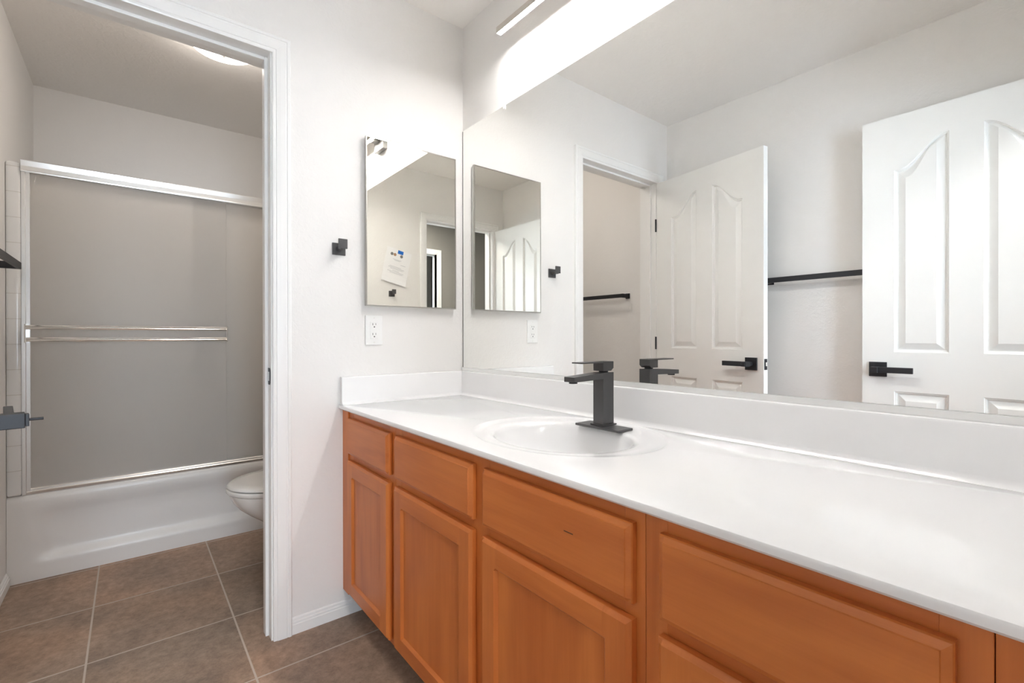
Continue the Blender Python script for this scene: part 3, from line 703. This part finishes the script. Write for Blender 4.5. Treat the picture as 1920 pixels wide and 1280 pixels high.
for z in (1.099, 1.046):
    rp = [(RX - 0.004, z - 0.009), (RX + 0.002, z - 0.009), (RX + 0.004, z - 0.003), (RX + 0.001, z + 0.001), (RX + 0.004, z + 0.004), (RX + 0.002, z + 0.009), (RX - 0.004, z + 0.009)]
    bm = B(); prism(bm, rp, 'y', SY0 + 0.016, -0.774); obj('rail', bm, M['chrome'], gp)
for y in (SY0 + 0.016, -0.776):
    bm = B(); box(bm, -1.117, RX + 0.006, y - 0.0025, y + 0.0025, 1.033, 1.112, 0.0008, 1); obj('rail_bracket', bm, M['chrome'], gp)

# toilet
tx = -0.555
to = thing('toilet', 'white toilet beside the tub, half hidden by the doorway casing', 'toilet', (tx, -0.36, 0))
NT = 56
def egg(yf, yb, hw, z, p=2.3):
    """egg outline: round front at yf, flatter back at yb"""
    pts = []
    cy_ = yf + hw * 1.22
    for k in range(NT):
        a_ = 2 * math.pi * k / NT; s, c = math.sin(a_), math.cos(a_)
        if s < 0: x_, y_ = hw * c, cy_ + (cy_ - yf) * s
        else:
            q = 2 / p; x_, y_ = hw * abs(c) ** q * (1 if c > 0 else -1), cy_ + (yb - cy_) * abs(s) ** q
        pts.append((tx + x_, y_, z))
    return pts
TF = -0.845
bm = B(); loops(bm, [egg(-0.60, -0.16, 0.105, 0.0), egg(-0.60, -0.16, 0.105, 0.03), egg(-0.585, -0.17, 0.096, 0.08), egg(-0.59, -0.18, 0.098, 0.13), egg(TF + 0.215, -0.20, 0.108, 0.175),
                     egg(TF + 0.165, -0.22, 0.122, 0.21), egg(TF + 0.120, -0.25, 0.138, 0.243), egg(TF + 0.078, -0.27, 0.153, 0.275), egg(TF + 0.043, -0.28, 0.166, 0.306), egg(TF + 0.020, -0.29, 0.176, 0.337),
                     egg(TF + 0.007, -0.30, 0.182, 0.366), egg(TF + 0.006, -0.30, 0.181, 0.376), egg(TF + 0.02, -0.31, 0.165, 0.379)])
obj('bowl', bm, M['porc'], to, smooth=50)
bm = B(); loops(bm, [egg(TF - 0.001, -0.31, 0.184, 0.3795), egg(TF - 0.006, -0.31, 0.188, 0.385), egg(TF - 0.006, -0.31, 0.188, 0.395), egg(TF - 0.002, -0.31, 0.185, 0.3995)]); obj('seat', bm, M['porc'], to, smooth=50)
bm = B(); loops(bm, [egg(TF + 0.004, -0.31, 0.182, 0.4015), egg(TF - 0.002, -0.31, 0.187, 0.405), egg(TF - 0.001, -0.31, 0.186, 0.412), egg(TF + 0.010, -0.315, 0.177, 0.4175), egg(TF + 0.05, -0.33, 0.14, 0.4195)]); obj('lid', bm, M['porc'], to, smooth=60)
bm = B(); box(bm, tx - 0.20, tx + 0.20, -0.250, -0.030, 0.380, 0.735, 0.022, 4); obj('tank', bm, M['porc'], to, smooth=40)
bm = B(); box(bm, tx - 0.21, tx + 0.21, -0.260, -0.022, 0.735, 0.772, 0.012, 3); obj('tank_lid', bm, M['porc'], to, smooth=40)
bm = B(); box(bm, tx - 0.12, tx + 0.12, -0.31, -0.06, 0.26, 0.381, 0.02, 3); obj('tank_shelf', bm, M['porc'], to, smooth=40)
bm = B(); cyl(bm, (tx - 0.14, -0.250, 0.67), (tx - 0.14, -0.263, 0.67), 0.012, 18); box(bm, tx - 0.15, tx - 0.07, -0.271, -0.263, 0.663, 0.677, 0.002); obj('flush_lever', bm, M['chrome'], to)
bm = B(); cyl(bm, (tx + 0.115, -0.42, 0.0), (tx + 0.115, -0.42, 0.018), 0.014, 16, 0.010); obj('bolt_cap', bm, M['porc'], to)

# ceiling dome light in the bath
dx_, dy_ = -0.700, -0.835
cl_ = thing('ceiling_light', 'round white dome ceiling light in the bath, partly behind the door head', 'ceiling light', (dx_, dy_, H))
def circ(r, z, n=48): return [(dx_ + r * math.cos(2 * math.pi * k / n), dy_ + r * math.sin(2 * math.pi * k / n), z) for k in range(n)]
bm = B(); loops(bm, [circ(0.135, H - 0.0005), circ(0.138, H - 0.004), circ(0.138, H - 0.018), circ(0.134, H - 0.020)]); obj('base_ring', bm, M['plastic'], cl_, smooth=40)
bm = B(); loops(bm, [circ(0.150, H - 0.0205), circ(0.152, H - 0.026), circ(0.146, H - 0.052), circ(0.128, H - 0.074), circ(0.098, H - 0.088), circ(0.055, H - 0.097), circ(0.012, H - 0.099)]); gl = obj('glass_shade', bm, M['dome'], cl_, smooth=50)
bm = B(); cyl(bm, (dx_, dy_, H - 0.0985), (dx_, dy_, H - 0.111), 0.008, 16, 0.005); obj('finial', bm, M['nickel'], gl)
